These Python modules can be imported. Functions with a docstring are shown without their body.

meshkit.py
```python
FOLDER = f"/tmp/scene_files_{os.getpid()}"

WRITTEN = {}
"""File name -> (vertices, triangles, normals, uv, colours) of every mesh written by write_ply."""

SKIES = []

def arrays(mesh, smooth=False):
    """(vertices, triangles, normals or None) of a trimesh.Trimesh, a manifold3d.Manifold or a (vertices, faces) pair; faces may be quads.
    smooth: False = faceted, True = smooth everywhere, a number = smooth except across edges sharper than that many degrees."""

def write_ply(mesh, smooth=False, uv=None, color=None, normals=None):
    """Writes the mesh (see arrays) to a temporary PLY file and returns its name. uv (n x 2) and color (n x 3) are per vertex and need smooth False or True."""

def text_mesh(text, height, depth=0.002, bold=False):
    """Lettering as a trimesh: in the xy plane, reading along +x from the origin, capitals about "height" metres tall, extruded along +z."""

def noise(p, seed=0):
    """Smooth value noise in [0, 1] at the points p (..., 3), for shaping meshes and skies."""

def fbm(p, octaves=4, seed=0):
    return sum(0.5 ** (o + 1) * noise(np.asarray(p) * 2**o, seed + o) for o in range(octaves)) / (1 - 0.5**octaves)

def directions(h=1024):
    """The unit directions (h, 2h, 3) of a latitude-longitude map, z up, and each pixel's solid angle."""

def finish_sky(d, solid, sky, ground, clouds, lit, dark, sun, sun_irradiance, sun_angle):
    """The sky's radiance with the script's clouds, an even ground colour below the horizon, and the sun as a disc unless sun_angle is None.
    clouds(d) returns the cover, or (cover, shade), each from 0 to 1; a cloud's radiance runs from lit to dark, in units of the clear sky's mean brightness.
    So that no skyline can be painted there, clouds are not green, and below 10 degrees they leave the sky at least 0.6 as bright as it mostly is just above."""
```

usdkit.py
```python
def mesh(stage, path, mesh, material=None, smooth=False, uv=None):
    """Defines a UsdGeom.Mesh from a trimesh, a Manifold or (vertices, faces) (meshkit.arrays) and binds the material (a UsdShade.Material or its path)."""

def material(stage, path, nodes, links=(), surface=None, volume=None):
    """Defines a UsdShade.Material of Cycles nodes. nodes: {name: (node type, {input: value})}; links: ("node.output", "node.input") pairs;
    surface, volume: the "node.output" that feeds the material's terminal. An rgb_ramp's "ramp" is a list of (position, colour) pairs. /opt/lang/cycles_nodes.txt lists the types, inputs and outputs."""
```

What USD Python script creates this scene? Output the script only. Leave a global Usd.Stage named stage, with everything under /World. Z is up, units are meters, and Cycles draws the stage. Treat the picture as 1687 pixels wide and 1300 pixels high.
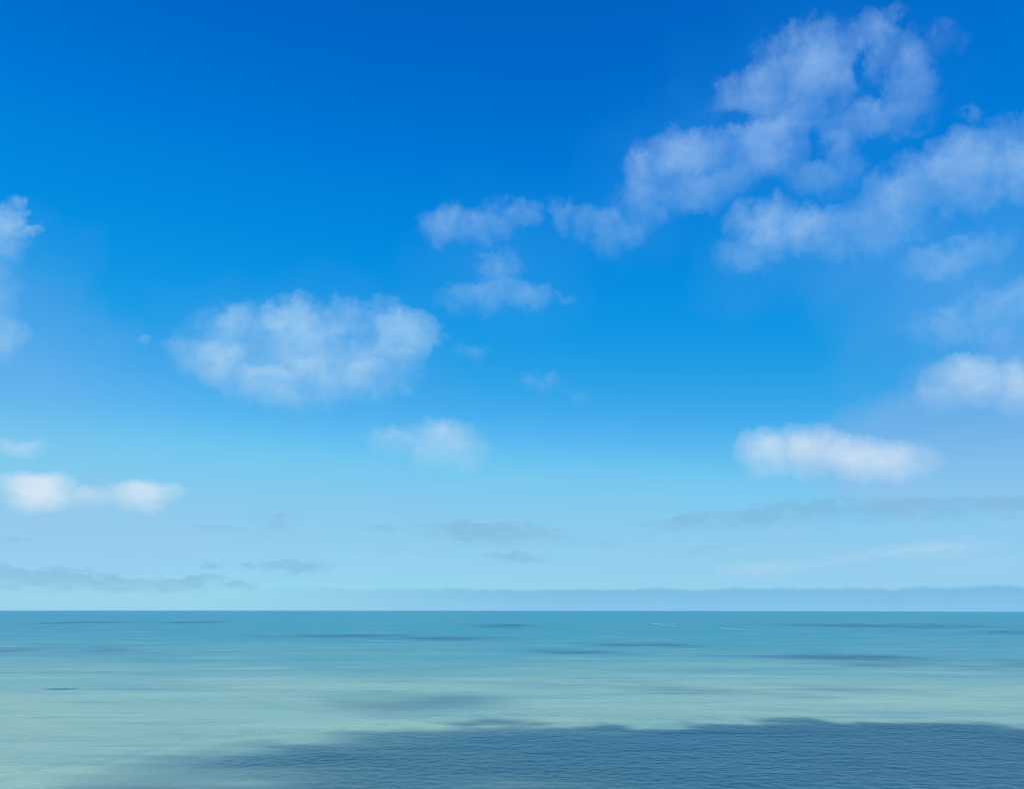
import math, numpy as np, trimesh, manifold3d, meshkit, usdkit
from scipy.interpolate import PchipInterpolator
from pxr import Usd, UsdGeom, UsdLux, UsdShade, Gf, Sdf

stage = Usd.Stage.CreateInMemory()
UsdGeom.SetStageUpAxis(stage, "Z")
UsdGeom.Xform.Define(stage, "/World")
UsdGeom.Scope.Define(stage, "/World/Looks")
LOOK = "/World/Looks/"

# ------------------------------------------------------------------ camera, sky, sun, exposure
PW, PH, FPX = 1687.0, 1300.0, 1324.0          # the photograph's frame and its focal length in its pixels
EYE, PITCH, ROLL = 40.0, 14.9, 0.06
cam = UsdGeom.Camera.Define(stage, "/World/camera")
cam.CreateHorizontalApertureAttr(36.0)
cam.CreateFocalLengthAttr(36.0 * FPX / PW)
cam.CreateClippingRangeAttr(Gf.Vec2f(1, 200000))
cam.AddTranslateOp().Set(Gf.Vec3d(0, 0, EYE))
cam.AddRotateXYZOp().Set(Gf.Vec3f(90 + PITCH, 0, 0))
cam.AddRotateZOp(opSuffix="roll").Set(ROLL)
cam.CreateExposureAttr(0.0)

SUN_EL, SUN_AZ = math.radians(45), math.radians(152)
SUN = np.array([math.sin(SUN_AZ) * math.cos(SUN_EL), math.cos(SUN_AZ) * math.cos(SUN_EL), math.sin(SUN_EL)])
sun = UsdLux.DistantLight.Define(stage, "/World/sun")
sun.CreateIntensityAttr(1.25)
sun.CreateNormalizeAttr(True)
sun.CreateAngleAttr(0.53)
sun.CreateColorAttr(Gf.Vec3f(1.0, 0.95, 0.88))
sun.AddRotateXYZOp().Set(Gf.Vec3f(90 - math.degrees(SUN_EL), 0, 180 - math.degrees(SUN_AZ)))


def ray(px, py):
    """Direction from the viewpoint towards a place seen in the photograph."""
    x, y = (px - PW / 2) / FPX, (PH / 2 - py) / FPX
    r = math.radians(ROLL)
    x, y = x * math.cos(r) - y * math.sin(r), x * math.sin(r) + y * math.cos(r)
    p = math.radians(PITCH)
    d = np.array([x, math.cos(p) - y * math.sin(p), math.sin(p) + y * math.cos(p)])
    return d / np.linalg.norm(d)


def on_water(px, py):
    d = ray(px, py)
    return np.array([0, 0, EYE]) + d * (EYE / -d[2])


def angles(px, py):
    d = ray(px, py)
    return np.array([math.atan2(d[0], d[1]), math.asin(d[2])])


def place(px, py, rx, ry, rot):
    """An ellipse of sky -> (azimuth, elevation), its two half axes there and its turn."""
    c, s = math.cos(math.radians(rot)), math.sin(math.radians(rot))
    mid = angles(px, py)
    jac = np.stack([(angles(px + 2, py) - angles(px - 2, py)) / 4, (angles(px, py + 2) - angles(px, py - 2)) / 4], 1)
    u, k, _ = np.linalg.svd(jac @ np.array([[c, -s], [s, c]]) @ np.diag([rx, ry]))
    turn, k = math.atan2(u[1, 0], u[0, 0]), list(k)
    if abs(math.cos(turn)) < .7071:                                # let the second half axis be the upright one
        turn, k = turn - math.pi / 2, k[::-1]
    if math.cos(turn) < 0:
        turn += math.pi
    return mid, k, turn


class Graph:
    def __init__(self):
        self.n, self.l, self.k = {}, [], 0

    def add(self, kind, out, links=None, **inputs):
        self.k += 1
        name = f"n{self.k:04d}"
        self.n[name] = (kind, inputs)
        for socket, source in (links or {}).items():
            self.l.append((source, f"{name}.{socket}"))
        return f"{name}.{out}"

    def math(self, op, a, b=None, c=None, clamp=False):
        links, inputs = {}, {"math_type": op}
        for i, v in enumerate((a, b, c), 1):
            if isinstance(v, str):
                links[f"value{i}"] = v
            elif v is not None:
                inputs[f"value{i}"] = float(v)
        if clamp:
            inputs["use_clamp"] = True
        return self.add("math", "value", links, **inputs)

    def vec(self, op, a, b=None, scale=None):
        links, inputs = {}, {"math_type": op}
        for i, v in enumerate((a, b), 1):
            if isinstance(v, str):
                links[f"vector{i}"] = v
            elif v is not None:
                inputs[f"vector{i}"] = v
        if scale is not None:
            inputs["scale"] = scale
        return self.add("vector_math", "vector", links, **inputs)

    def step(self, v, a, b, lo=0.0, hi=1.0, kind="smoothstep"):
        return self.add("map_range", "result", {"value": v}, range_type=kind, from_min=a, from_max=b, to_min=lo, to_max=hi, clamp=True)

    def noise(self, v, scale, detail=4, rough=0.5, out="fac", dimensions="2D", **kw):
        return self.add("noise_texture", out, {"vector": v}, scale=scale, detail=detail, roughness=rough, dimensions=dimensions, **kw)

    def mapping(self, v, location=(0, 0, 0), rotation=(0, 0, 0), scale=(1, 1, 1), kind="texture"):
        return self.add("mapping", "vector", {"vector": v}, mapping_type=kind, location=location, rotation=rotation, scale=scale)

    def mix(self, f, a, b, kind="mix"):
        links, inputs = {}, {"mix_type": kind}
        for k, v in (("fac", f), ("color1", a), ("color2", b)):
            if isinstance(v, str):
                links[k] = v
            else:
                inputs[k] = v
        return self.add("mix", "color", links, **inputs)

    def ellipses(self, uv, spots, join="maximum", blend=.04, egg=0.0):
        """Soft round mounds (1 in the middle, 0 at the rim) joined into one field."""
        total = None
        for (mid, k, turn, s) in spots:
            m = self.mapping(uv, (mid[0], mid[1], 0), (0, 0, turn), (k[0], k[1] / (1 + egg * .3), 1))
            if egg:                                                 # steeper above, drawn out below
                m = self.add("vector_math", "vector", {"vector1": self.vec("absolute", m), "vector3": m}, math_type="multiply_add", vector2=(0, egg, 0))
            g = self.add("gradient_texture", "fac", {"vector": m}, gradient_type="spherical")
            if total is None:
                total = self.math("multiply", g, s)
            elif join == "maximum":
                total = self.math("smoothmax", total, self.math("multiply", g, s), blend)
            else:
                total = self.math("multiply_add", g, s, total)
        return total


# ---- the clouds of the sky, by the direction in which they stand: x, y, half width, half height, turn, thickness
BODY = [
    # towering ragged cloud at the upper right
    (1335, 105, 125, 95, -20, 1.0), (1250, 150, 120, 70, -28, .78), (1440, 60, 75, 75, 0, .78), (1500, 110, 60, 95, 8, .66),
    (1440, 190, 150, 50, -12, .62), (1270, 222, 145, 82, -18, .84), (1125, 255, 110, 70, -8, .98), (1060, 275, 50, 50, 0, .72),
    (1160, 298, 130, 56, -15, .70), (1055, 325, 72, 76, 45, .60), (1010, 368, 100, 58, 0, .54), (935, 345, 48, 38, 20, .48),
    (1345, 280, 105, 52, 0, .52), (1385, 235, 60, 75, 0, .52), (1560, 60, 60, 50, 0, .30),
    # long cloud on the right
    (1590, 270, 170, 90, -16, .92), (1675, 262, 110, 75, -4, .90), (1480, 320, 130, 80, -25, .72), (1255, 372, 85, 70, -20, .86),
    (1330, 370, 130, 55, -8, .70), (1240, 410, 110, 55, -12, .52), (1420, 370, 150, 75, -12, .52), (1280, 340, 25, 40, 30, .5),
    (1560, 420, 150, 48, -13, .50), (1650, 505, 150, 65, -20, .52), (1560, 535, 120, 50, -10, .42), (1610, 185, 50, 22, -10, .28),
    # two small ones in the middle
    (735, 372, 70, 52, 0, .56), (790, 368, 130, 46, -8, .50), (850, 352, 62, 44, 0, .46), (820, 440, 66, 58, 0, .42),
    (800, 482, 110, 46, -4, .48), (868, 485, 62, 38, 10, .48), (925, 490, 45, 14, -5, .27),
    # broad cloud left of the middle
    (485, 528, 88, 64, 5, 1.1), (655, 545, 90, 66, 10, .98), (385, 545, 100, 66, -15, .82), (360, 586, 98, 60, 5, .76),
    (450, 622, 150, 52, 6, .80), (515, 603, 100, 66, 0, .82), (590, 610, 150, 62, -8, .70), (590, 515, 85, 48, 0, .55),
    (508, 568, 260, 112, 2, .74), (235, 557, 30, 22, 0, .30), (780, 577, 55, 30, 0, .32), (905, 625, 70, 28, 5, .30), (945, 652, 80, 22, 10, .2),
    # small one under it
    (728, 722, 90, 55, 5, .70), (655, 722, 85, 36, 0, .46), (745, 742, 95, 38, 0, .56),
    # on the left edge
    (5, 370, 48, 62, 0, 1.05), (40, 385, 48, 17, -14, .62), (12, 412, 60, 50, 10, .52), (2, 552, 70, 52, 0, .52), (30, 735, 70, 20, 4, .55), (-40, 480, 110, 160, 0, .5),
    # low cumulus left and right
    (60, 804, 86, 44, 2, 1.2), (236, 812, 84, 33, 2, .95), (150, 816, 150, 28, 3, .50),
    (1268, 738, 74, 52, 0, .9), (1325, 736, 100, 54, 5, .98), (1425, 752, 150, 44, 6, 1.05), (1480, 748, 90, 40, 5, .7),
    (1612, 622, 100, 52, 4, .9), (1680, 630, 90, 60, 8, .85), (1560, 642, 85, 48, -20, .52),
]
HOLES = [(1414, 112, 20, 40, 5, .36), (1462, 62, 30, 26, 0, .2), (1215, 195, 40, 20, -15, .32), (575, 562, 60, 24, -10, .26), (445, 560, 50, 24, 0, .14), (1330, 235, 40, 40, 0, .25)]
VEIL = [
    (40, 520, 200, 200, 0, .34), (120, 640, 300, 150, 0, .28), (500, 580, 320, 150, 0, .22), (1420, 410, 330, 130, -10, .30), (1600, 500, 320, 190, -12, .40),
    (1580, 690, 340, 120, -20, 1.4), (1640, 770, 360, 120, 0, .9), (160, 860, 380, 75, 4, .46), (1300, 160, 330, 210, -25, .20), (1080, 300, 220, 140, -30, .2), (820, 420, 200, 140, 0, .16),
    (100, 930, 620, 80, 0, .34), (1500, 930, 620, 80, 0, .30),
]
STREAK = [(1545, 905, 120, 20, -4, .95), (1250, 938, 90, 16, 0, .95), (1430, 915, 170, 10, -10, .7), (1640, 930, 160, 26, -6, .35), (620, 925, 160, 12, -3, .2), (760, 985, 250, 14, 0, .15)]
SHADE = [
    (800, 869, 160, 24, 2, .95), (900, 877, 110, 14, 8, .6), (845, 914, 80, 12, 0, .85), (1000, 894, 70, 9, 5, .4), (1135, 853, 110, 22, -8, .75), (1250, 843, 150, 26, -6, .8),
    (1350, 832, 160, 28, -2, .75), (1500, 830, 260, 26, -2, .85), (1650, 826, 160, 22, 0, .8), (490, 930, 80, 13, 0, 1.0), (400, 929, 32, 8, 0, .8), (345, 930, 32, 6, 0, .6),
    (455, 851, 70, 26, 0, .5), (630, 866, 52, 10, 0, .6), (370, 869, 80, 12, 4, .5), (60, 944, 190, 24, 2, 1.0), (170, 955, 180, 16, 3, .9), (305, 954, 90, 13, -3, 1.0), (385, 961, 60, 9, -4, .8),
    (30, 888, 50, 9, 5, .4), (270, 966, 130, 11, 0, .7), (640, 903, 50, 8, 0, .35), (1150, 905, 120, 12, -8, .35),
]
HORIZON = angles(PW / 2, 1007)[1]
BANK_TOP = angles(1100, 969)[1]

g = Graph()
way = g.add("texture_coordinate", "generated")
sep = g.add("separate_xyz", "x", {"vector": way})[:-2]
az, el = g.math("arctan2", sep + ".x", sep + ".y"), g.math("arcsine", sep + ".z")
flat = g.add("combine_xyz", "vector", {"x": az, "y": el})
# clear air: a physical sky graded like the photograph's film (one curve a channel)
sky = g.add("sky_texture", "color", sky_type="single_scattering", sun_disc=False, sun_elevation=SUN_EL, sun_rotation=SUN_AZ, altitude=0.0, air_density=0.6, aerosol_density=0.3, ozone_density=3.0)
S = g.add("separate_color", "r", {"color": g.vec("scale", sky, scale=0.1)})[:-2]
CURVES = {
    "r": [(0, 0), (.070, .000), (.085, .0015), (.105, .012), (.125, .034), (.165, .108), (.20, .182), (.32, .27), (.6, .32), (1, .66)],
    "g": [(0, 0), (.060, .09), (.087, .127), (.109, .20), (.15, .28), (.22, .375), (.28, .475), (.337, .57), (.5, .60), (.7, .645), (1, .82)],
    "b": [(0, 0), (.12, .42), (.178, .55), (.223, .68), (.296, .755), (.413, .81), (.50, .86), (.578, .87), (.745, .84), (1, .94)],
}


def smooth_curve(pts):
    at = np.linspace(0, 1, 256)
    v = PchipInterpolator(*zip(*pts))(at)
    v = np.interp(at, at, np.convolve(np.pad(v, 6, mode="edge"), np.hanning(15)[1:-1] / np.hanning(15).sum(), "valid"))
    return [(p, (q, q, q)) for p, q in zip(at, v)]


ch = {c: g.add("rgb_ramp", "color", {"fac": f"{S}.{c}"}, ramp=smooth_curve(pts)) for c, pts in CURVES.items()}
clear = g.add("combine_color", "color", {c: ch[c] for c in "rgb"}, color_type="rgb")
# the edges of the clouds curl and fray
low = g.step(el, 0.03, 0.16)                                   # 0 in the flat layers over the horizon, 1 higher up
calm = g.step(el, .14, .36, .45, 1)
fine = g.noise(flat, 26, 8, .60, "color")
fine = g.vec("multiply", g.vec("subtract", fine, (.5, .5, .5)), (.060, .050, 0))
warp_up = g.add("vector_math", "vector", {"vector1": fine, "vector2": g.add("combine_xyz", "vector", {"x": calm, "y": calm}), "vector3": flat}, math_type="multiply_add")
lowv = g.mapping(flat, scale=(14, 45, 1), kind="point")
warp_low = g.vec("add", flat, g.vec("multiply", g.vec("subtract", g.noise(lowv, 2.6, 7, .64, "color"), (.5, .5, .5)), (.050, .022, 0)))
warped = g.add("mix_vector", "result", {"fac": low, "a": warp_low, "b": warp_up})
soft = g.vec("add", flat, g.vec("multiply", g.vec("subtract", g.noise(flat, 9, 4, .5, "color"), (.5, .5, .5)), (.16, .10, 0)))


def spots(table):
    return [(*place(*row[:5]), row[5]) for row in table]


body = g.ellipses(warped, spots([(x, y - .14 * ry, rx, ry, t, s) for x, y, rx, ry, t, s in BODY]), egg=.34)
holes = g.ellipses(warped, spots(HOLES), join="add")
veil = g.ellipses(soft, spots(VEIL), join="add")
streak = g.ellipses(warp_low, spots(STREAK), join="add")
shade = g.ellipses(warp_low, spots(SHADE), egg=.5)
# away from the picture the same broken clouds go on all around
around = g.step(g.math("absolute", az), 0.75, 1.1)
elsewhere = g.math("multiply", g.step(g.noise(g.mapping(way, scale=(1, 1, 2.2), kind="point"), 2.3, 7, .55, dimensions="3D"), .52, .74), g.math("maximum", around, g.step(el, .80, 1.0)))
elsewhere = g.math("multiply", elsewhere, g.step(el, .02, .12))
billow = g.math("subtract", g.noise(flat, 24, 6, .55), .5)
billow_low = g.math("subtract", g.noise(lowv, 3.0, 6, .55), .5)
billow = g.math("multiply", billow, calm)
grain = g.add("mix_float", "result", {"fac": low, "a": billow_low, "b": billow})
dens = g.math("multiply_add", grain, g.step(body, .03, .35, 0, .56), g.math("subtract", body, holes))
alpha = g.math("add", g.step(dens, .07, .30, 0, .10), g.step(dens, .10, 1.0, 0, .62))
streaky = g.noise(g.mapping(flat, rotation=(0, 0, .35), scale=(1, 1.5, 1), kind="point"), 17, 6, .62)
alpha = g.math("multiply", alpha, g.step(streaky, .30, .68, .84, 1.08))
alpha = g.math("maximum", alpha, g.math("multiply", elsewhere, .45))
thin = g.math("multiply", g.math("multiply_add", g.noise(flat, 13, 5, .55), .9, .55), veil)
thin = g.math("minimum", g.math("maximum", thin, 0), .6)
dark = g.step(g.math("multiply_add", billow_low, g.step(shade, 0, .3, 0, .7), shade), .04, .80, 0, .40)
bank_top = g.math("multiply_add", g.math("subtract", g.noise(g.add("combine_xyz", "vector", {"x": az}), 20, 6, .58), .5), .012, BANK_TOP)
bank = g.math("subtract", bank_top, el)
bank = g.math("multiply", g.step(bank, -.0010, .0045), g.step(bank, .004, .028, .50, .28))
bank = g.math("multiply", bank, g.step(az, angles(250, 970)[0], angles(960, 970)[0]))

CLOUD = (.62, .70, .84)
height_in_sky = g.step(el, 0.0, 0.8, kind="linear")
look = g.mix(thin, clear, g.add("rgb_ramp", "color", {"fac": height_in_sky}, ramp=[(0, (.34, .60, .84)), (.13, (.33, .56, .83)), (.25, (.21, .45, .80)), (.35, (.17, .42, .82)), (.6, (.05, .34, .85)), (1, (.0, .27, .80))]))
look = g.mix(dark, look, (.19, .40, .62))
look = g.mix(g.math("minimum", g.math("multiply", streak, g.noise(lowv, 3, 5, .6)), .5), look, (.46, .68, .88))
look = g.mix(bank, look, (.10, .39, .70))
cloud_col = g.add("rgb_ramp", "color", {"fac": height_in_sky}, ramp=[(0, (.80, .88, .94)), (.16, (.80, .87, .93)), (.27, (.58, .75, .89)), (.40, (.40, .66, .90)), (.62, (.28, .51, .86)), (1, (.25, .45, .84))])
look = g.mix(alpha, look, cloud_col)
look = g.vec("scale", look, scale=10.0)
bg = g.add("background_shader", "background", {"color": look}, strength=0.1)
dome = UsdLux.DomeLight.Define(stage, "/World/sky")
dome.GetPrim().SetCustomDataByKey("kind", "structure")
dome.GetPrim().SetCustomDataByKey("label", "blue sky with scattered white clouds over the sea")
UsdShade.MaterialBindingAPI.Apply(dome.GetPrim()).Bind(usdkit.material(stage, LOOK + "sky", g.n, g.l, surface=bg))


def tag(prim, **data):
    p = prim.GetPrim()
    for k, v in data.items():
        p.SetCustomDataByKey(k, v)
    return p


# ------------------------------------------------------------------ the sea
def sea_sheet():
    """One sheet: rings that widen with distance, all the way to the horizon."""
    radii = np.concatenate([[0.5, 20, 60], np.geomspace(90, 60000, 500)])
    ang = np.concatenate([np.radians(np.linspace(-50, 50, 700)), np.radians(np.linspace(50, 310, 90))[1:-1]])
    r, a = np.meshgrid(radii, ang, indexing="ij")
    x, y = r * np.sin(a), r * np.cos(a)
    z = -np.maximum(r - 3000, 0) ** 2 / (2 * 6.371e6)          # the earth falls away
    v = np.stack([x, y, z], -1).reshape(-1, 3)
    n, m = r.shape
    i, j = np.meshgrid(np.arange(n - 1), np.arange(m), indexing="ij")
    k = (j + 1) % m
    f = np.stack([i * m + j, i * m + k, (i + 1) * m + k, (i + 1) * m + j], -1).reshape(-1, 4)
    v = np.vstack([v, [[0, 0, 0]]])
    tri = np.vstack([f[:, [0, 2, 1]], f[:, [0, 3, 2]]])
    c = len(v) - 1
    fan = np.stack([np.full(m, c), (np.arange(m) + 1) % m, np.arange(m)], 1)
    f = np.vstack([tri, fan])
    if np.cross(v[f[0, 1]] - v[f[0, 0]], v[f[0, 2]] - v[f[0, 0]])[2] < 0:
        f = f[:, ::-1]
    return v, f


w = Graph()
pos = w.add("geometry", "position")
ps = w.add("separate_xyz", "x", {"vector": pos})[:-2]
# silt in the water: a pale cloudy band off the shore, turquoise and deeper further out
wob = w.noise(w.mapping(pos, scale=(1 / 420, 1 / 130, 0), kind="point"), 1.0, 5, .55)
far = w.math("multiply_add", w.math("subtract", wob, .5), w.math("multiply", ps + ".y", .9), ps + ".y")
far = w.math("multiply_add", ps + ".x", .10, far)
silt = w.add("rgb_ramp", "color", {"fac": w.math("divide", far, 2000)}, ramp=[(.16, (1, 1, 1)), (.21, (.84, .84, .84)), (.28, (.52, .52, .52)), (.37, (.24, .24, .24)), (.5, (.09, .09, .09)), (.75, (0, 0, 0))])
deep = w.step(far, 1400, 9000)
lanes = w.noise(w.mapping(pos, scale=(1 / 260, 1 / 46, 0), rotation=(0, 0, .04), kind="point"), 1.0, 5, .6)
col = w.mix(silt, (.018, .225, .265), (.255, .400, .292))
col = w.mix(deep, col, (.018, .225, .285))
broad = w.noise(w.mapping(pos, scale=(1 / 120, 1 / 45, 0), location=(2, 5, 0), kind="point"), 1.0, 6, .6)
col = w.mix(w.step(broad, .45, .70, 0, .42), col, w.mix(silt, (.016, .190, .230), (.120, .270, .250)))
fine_lanes = w.noise(w.mapping(pos, scale=(1 / 80, 1 / 13, 0), rotation=(0, 0, .05), kind="point"), 1.0, 5, .6)
col = w.mix(w.step(lanes, .50, .74, 0, .38), col, (.028, .190, .230))
col = w.mix(w.step(fine_lanes, .54, .76, 0, .42), col, (.028, .190, .230))
col = w.mix(w.step(w.noise(w.mapping(pos, scale=(1 / 150, 1 / 22, 0), location=(7, 3, 0), rotation=(0, 0, -.03), kind="point"), 1.0, 4, .55), .56, .76, 0, .35), col, (.350, .470, .365))
streak_at = on_water(101, 1136)
slick = w.add("gradient_texture", "fac", {"vector": w.mapping(pos, tuple(streak_at), (0, 0, 0), (12, 7, 50))}, gradient_type="spherical")
tail = w.add("gradient_texture", "fac", {"vector": w.mapping(pos, (streak_at[0] + 30, streak_at[1] - 1, 0), (0, 0, 0), (46, 8, 50))}, gradient_type="spherical")
col = w.mix(w.math("maximum", w.step(slick, .1, .5, 0, .9), w.step(tail, .05, .8, 0, .35)), col, (.012, .130, .150))
ripple = w.noise(w.mapping(pos, scale=(.26, .30, 0), rotation=(0, 0, .10), kind="point"), 1.0, 5, .52)
swell = w.noise(w.mapping(pos, scale=(.045, .13, 0), rotation=(0, 0, -.06), kind="point"), 1.0, 2, .5)
gusts = w.step(w.noise(w.mapping(pos, scale=(1 / 90, 1 / 60, 0), location=(3, 9, 0), kind="point"), 1.0, 4, .6), .30, .70, .45, 1.5)
height = w.math("multiply", w.math("multiply_add", swell, 2.4, w.math("multiply", ripple, 4.6)), gusts)
nrm = w.add("bump", "normal", {"height": height}, distance=1.0, strength=1.0)
# light scattered up by the silt does not see the waves; the mirror of the sky on the surface does (Schlick's Fresnel for water)
tilt = w.add("vector_math", "value", {"vector1": nrm, "vector2": w.add("geometry", "incoming")}, math_type="dot_product")
graze = w.math("power", w.math("subtract", 1.0, w.math("minimum", w.math("maximum", tilt, .165), 1.0)), 5.0)
body_of_water = w.add("diffuse_bsdf", "BSDF", {"color": col})
mirror = w.add("glossy_bsdf", "BSDF", {"normal": nrm}, color=(1, 1, 1), roughness=.17, distribution="ggx")
water = w.add("mix_closure", "closure", {"fac": w.math("multiply_add", graze, .98, .02), "closure1": body_of_water, "closure2": mirror})
sea = usdkit.mesh(stage, "/World/sea", sea_sheet(), usdkit.material(stage, LOOK + "sea", w.n, w.l, surface=water), smooth=True)
tag(sea, kind="structure", label="turquoise sea with a pale silty band and dark rippled water in front")

# ------------------------------------------------------------------ the clouds overhead, above and behind the viewpoint, whose shadows lie on the sea
vapour = usdkit.material(stage, LOOK + "vapour", {"v": ("principled_volume", {"color": (.95, .95, .95), "density": .042, "anisotropy": .3})}, volume="v.volume")
thin_vapour = usdkit.material(stage, LOOK + "thin_vapour", {"v": ("principled_volume", {"color": (.95, .95, .95), "density": .008, "anisotropy": .3})}, volume="v.volume")


def overhead(name, high, reach, cell, thickness, matter, label):
    """A flat-based cloud with a lumpy top. reach: the (x, y) box of water that its shadow can touch; thickness(x, y): how thick the
    cloud is above the place whose sun it takes. The cloud itself stands towards the sun from there."""
    off = SUN * (high / SUN[2])
    lean = SUN[:2] / SUN[2]                                         # its heap leans back with the wind, as clouds do
    x, y = np.meshgrid(np.arange(reach[0], reach[1], cell), np.arange(reach[2], reach[3], cell), indexing="ij")
    h = np.maximum(thickness(x, y), 0)
    h[0], h[-1], h[:, 0], h[:, -1] = 0, 0, 0, 0
    n, m = h.shape
    index = np.arange(n * m).reshape(n, m)
    q = np.stack([index[:-1, :-1], index[1:, :-1], index[1:, 1:], index[:-1, 1:]], -1).reshape(-1, 4)
    q = q[(h.ravel()[q] > 0).any(1)]
    top = np.stack([x + lean[0] * h, y + lean[1] * h, h], -1).reshape(-1, 3) + off
    low = np.stack([x, y, -.12 * h], -1).reshape(-1, 3) + off
    rim = h.ravel() <= 0                                            # there the top and the base share their points
    base = np.where(rim, index.ravel(), index.ravel() + n * m)
    up = np.vstack([q[:, [0, 1, 2]], q[:, [0, 2, 3]]])
    f = np.vstack([up, base[up][:, ::-1]])
    used, f = np.unique(f, return_inverse=True)
    c = usdkit.mesh(stage, "/World/" + name, (np.vstack([top, low])[used], f.reshape(-1, 3)), matter, smooth=True)
    tag(c, kind="stuff", label=label)


def wool(x, y, size, seed):
    return meshkit.fbm(np.stack([x / size, y / size, np.full_like(x, .5)], -1), 5, seed) - .5


def smooth(v, a, b):
    t = np.clip((v - a) / (b - a), 0, 1)
    return t * t * (3 - 2 * t)


EDGE = np.array([on_water(*p)[:2] for p in ((-250, 1330), (0, 1285), (140, 1262), (300, 1226), (430, 1212), (560, 1201), (700, 1190), (820, 1185), (950, 1190), (1100, 1193), (1250, 1185), (1400, 1183), (1560, 1188), (1800, 1196), (2100, 1200))])


def near_cloud(x, y):
    full = smooth(x, -185, 75) ** 1.5                                      # thinner towards its left end
    inside = np.interp(x, EDGE[:, 0], EDGE[:, 1]) - y - 6 + 34 * wool(x, y, 48, 3) + 62 * wool(x, y * 1.6, 17, 6) + 150 * (1 - full) * wool(x, y * 2.2, 60, 8)
    inside = np.minimum(inside, np.minimum(y - 20, np.minimum(500 - x, x + 330)) + 90 * wool(x, y, 80, 5))
    return smooth(inside, -3, 20 + 60 * (1 - full)) * (1.5 + 68 * full) * np.maximum(1 + 4.5 * (1.15 - full) * wool(x, y * 2.4, 62, 4), .05)


overhead("cloud", 420.0, (-420, 560, 0, 350), 2.8, near_cloud, vapour, "cloud above the viewpoint shading the near water")


def shadow(px0, px1, py0, py1):
    """The patch of water that a shadow seen in the photograph covers."""
    px, py = (px0 + px1) / 2, (py0 + py1) / 2
    a, b, c = on_water(px, py), on_water(px, py0), on_water(px, py1)
    return a[0], (b[1] + c[1]) / 2, (px1 - px0) / 2 / FPX * np.linalg.norm(a[:2]), (b[1] - c[1]) / 2


PATCHES = [shadow(*s) for s in (
    (430, 720, 1045, 1054), (600, 860, 1048, 1056), (-80, 230, 1066, 1078), (1280, 1600, 1027, 1035), (1230, 1480, 1078, 1088), (1400, 1640, 1090, 1103), (1620, 1800, 1039, 1048),
    (1610, 1820, 1088, 1106), (1090, 1300, 1133, 1146), (640, 810, 1147, 1162), (540, 720, 1153, 1170), (830, 1020, 1070, 1079), (740, 920, 1028, 1035), (980, 1140, 1059, 1067), (1350, 1480, 1136, 1143), (60, 200, 1024, 1029), (250, 350, 1024, 1028))]


def far_clouds(x, y):
    best = np.full_like(x, -1.0)
    for cx, cy, rx, ry in PATCHES:
        best = np.maximum(best, 1 - ((x - cx) / rx) ** 2 - ((y - cy) / ry) ** 2)
    return smooth(best + 4.4 * (meshkit.fbm(np.stack([x / 75, y / 110, np.full_like(x, .5)], -1), 5, 9) - .5), .05, 1.2) * 90 * (best > -.8)


overhead("cloud_001", 2100.0, (-1300, 1900, 300, 3100), 16.0, far_clouds, thin_vapour, "scattered small clouds high overhead dappling the far water")

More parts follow.
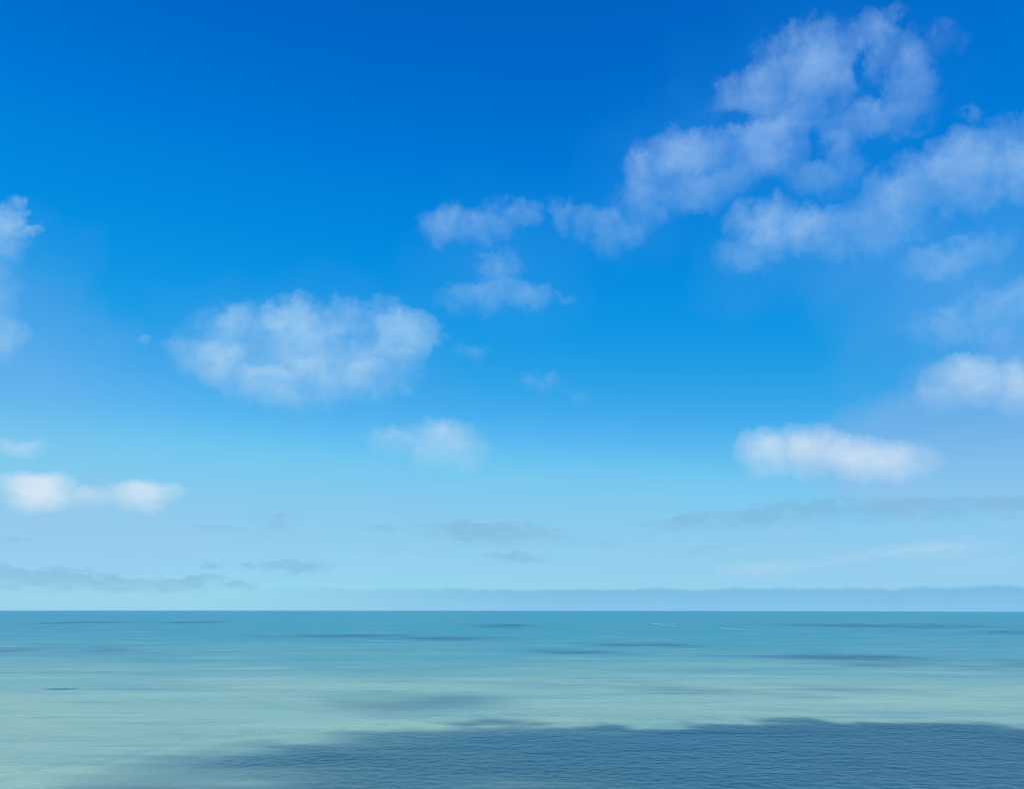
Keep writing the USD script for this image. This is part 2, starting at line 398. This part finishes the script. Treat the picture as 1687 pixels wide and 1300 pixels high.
# ------------------------------------------------------------------ foam on the far water
foam = usdkit.material(stage, LOOK + "foam", {"n": ("noise_texture", {"scale": .6, "detail": 4}), "c": ("rgb_ramp", {"ramp": [(.35, (.18, .38, .44)), (.6, (.38, .50, .55))]}), "p": ("principled_bsdf", {"roughness": .8})},
                       [("n.fac", "c.fac"), ("c.color", "p.base_color")], surface="p.BSDF")


def foam_trail(line, width, seed):
    """A low uneven ridge of foam along a line on the water that thins out towards its end."""
    rng = np.random.default_rng(seed)
    line = np.array([on_water(*p)[:2] for p in line])
    t = np.linspace(0, 1, 60)
    x = np.interp(t, np.linspace(0, 1, len(line)), line[:, 0])
    y = np.interp(t, np.linspace(0, 1, len(line)), line[:, 1])
    d = np.stack([np.gradient(x), np.gradient(y)], 1)
    d /= np.linalg.norm(d, axis=1, keepdims=True)
    side = np.stack([-d[:, 1], d[:, 0]], 1)
    wide = width * (1.05 - .85 * t) * (.6 + .8 * rng.random(60)) * np.minimum(1, t * 12 + .2)
    v, k = [], np.array([-1, -.45, .45, 1])
    for i in range(60):
        for q, h in zip(k, (0, 1, 1, 0)):
            p = np.array([x[i], y[i]]) + side[i] * q * wide[i]
            v.append([*p, -.1 + h * (.25 + .35 * rng.random()) * (1 - .7 * t[i])])
    f = []
    for i in range(59):
        for q in range(4):
            a, b = i * 4 + q, i * 4 + (q + 1) % 4
            f += [[a, b, b + 4], [a, b + 4, a + 4]]
    f += [[0, 2, 1], [0, 3, 2], [236, 237, 238], [236, 238, 239]]
    m = trimesh.Trimesh(np.array(v), np.array(f), process=False)
    m.fix_normals()
    return m


wake = UsdGeom.Xform.Define(stage, "/World/wake")
tag(wake, label="thin white V-shaped wake on the far sea right of centre", category="wake")
usdkit.mesh(stage, "/World/wake/foam", foam_trail([(1073, 1027.3), (1090, 1029.2), (1112, 1032.5)], 3.2, 1), foam)
usdkit.mesh(stage, "/World/wake/foam_001", foam_trail([(1099, 1027.2), (1106, 1027.6), (1118, 1029)], 2.6, 2), foam)
streak_of_foam = usdkit.mesh(stage, "/World/foam_streak", foam_trail([(1187, 1035.2), (1215, 1037.2), (1262, 1039.4)], 2.6, 3), foam)
tag(streak_of_foam, label="faint white foam streak trailing to the right of the wake", category="foam")
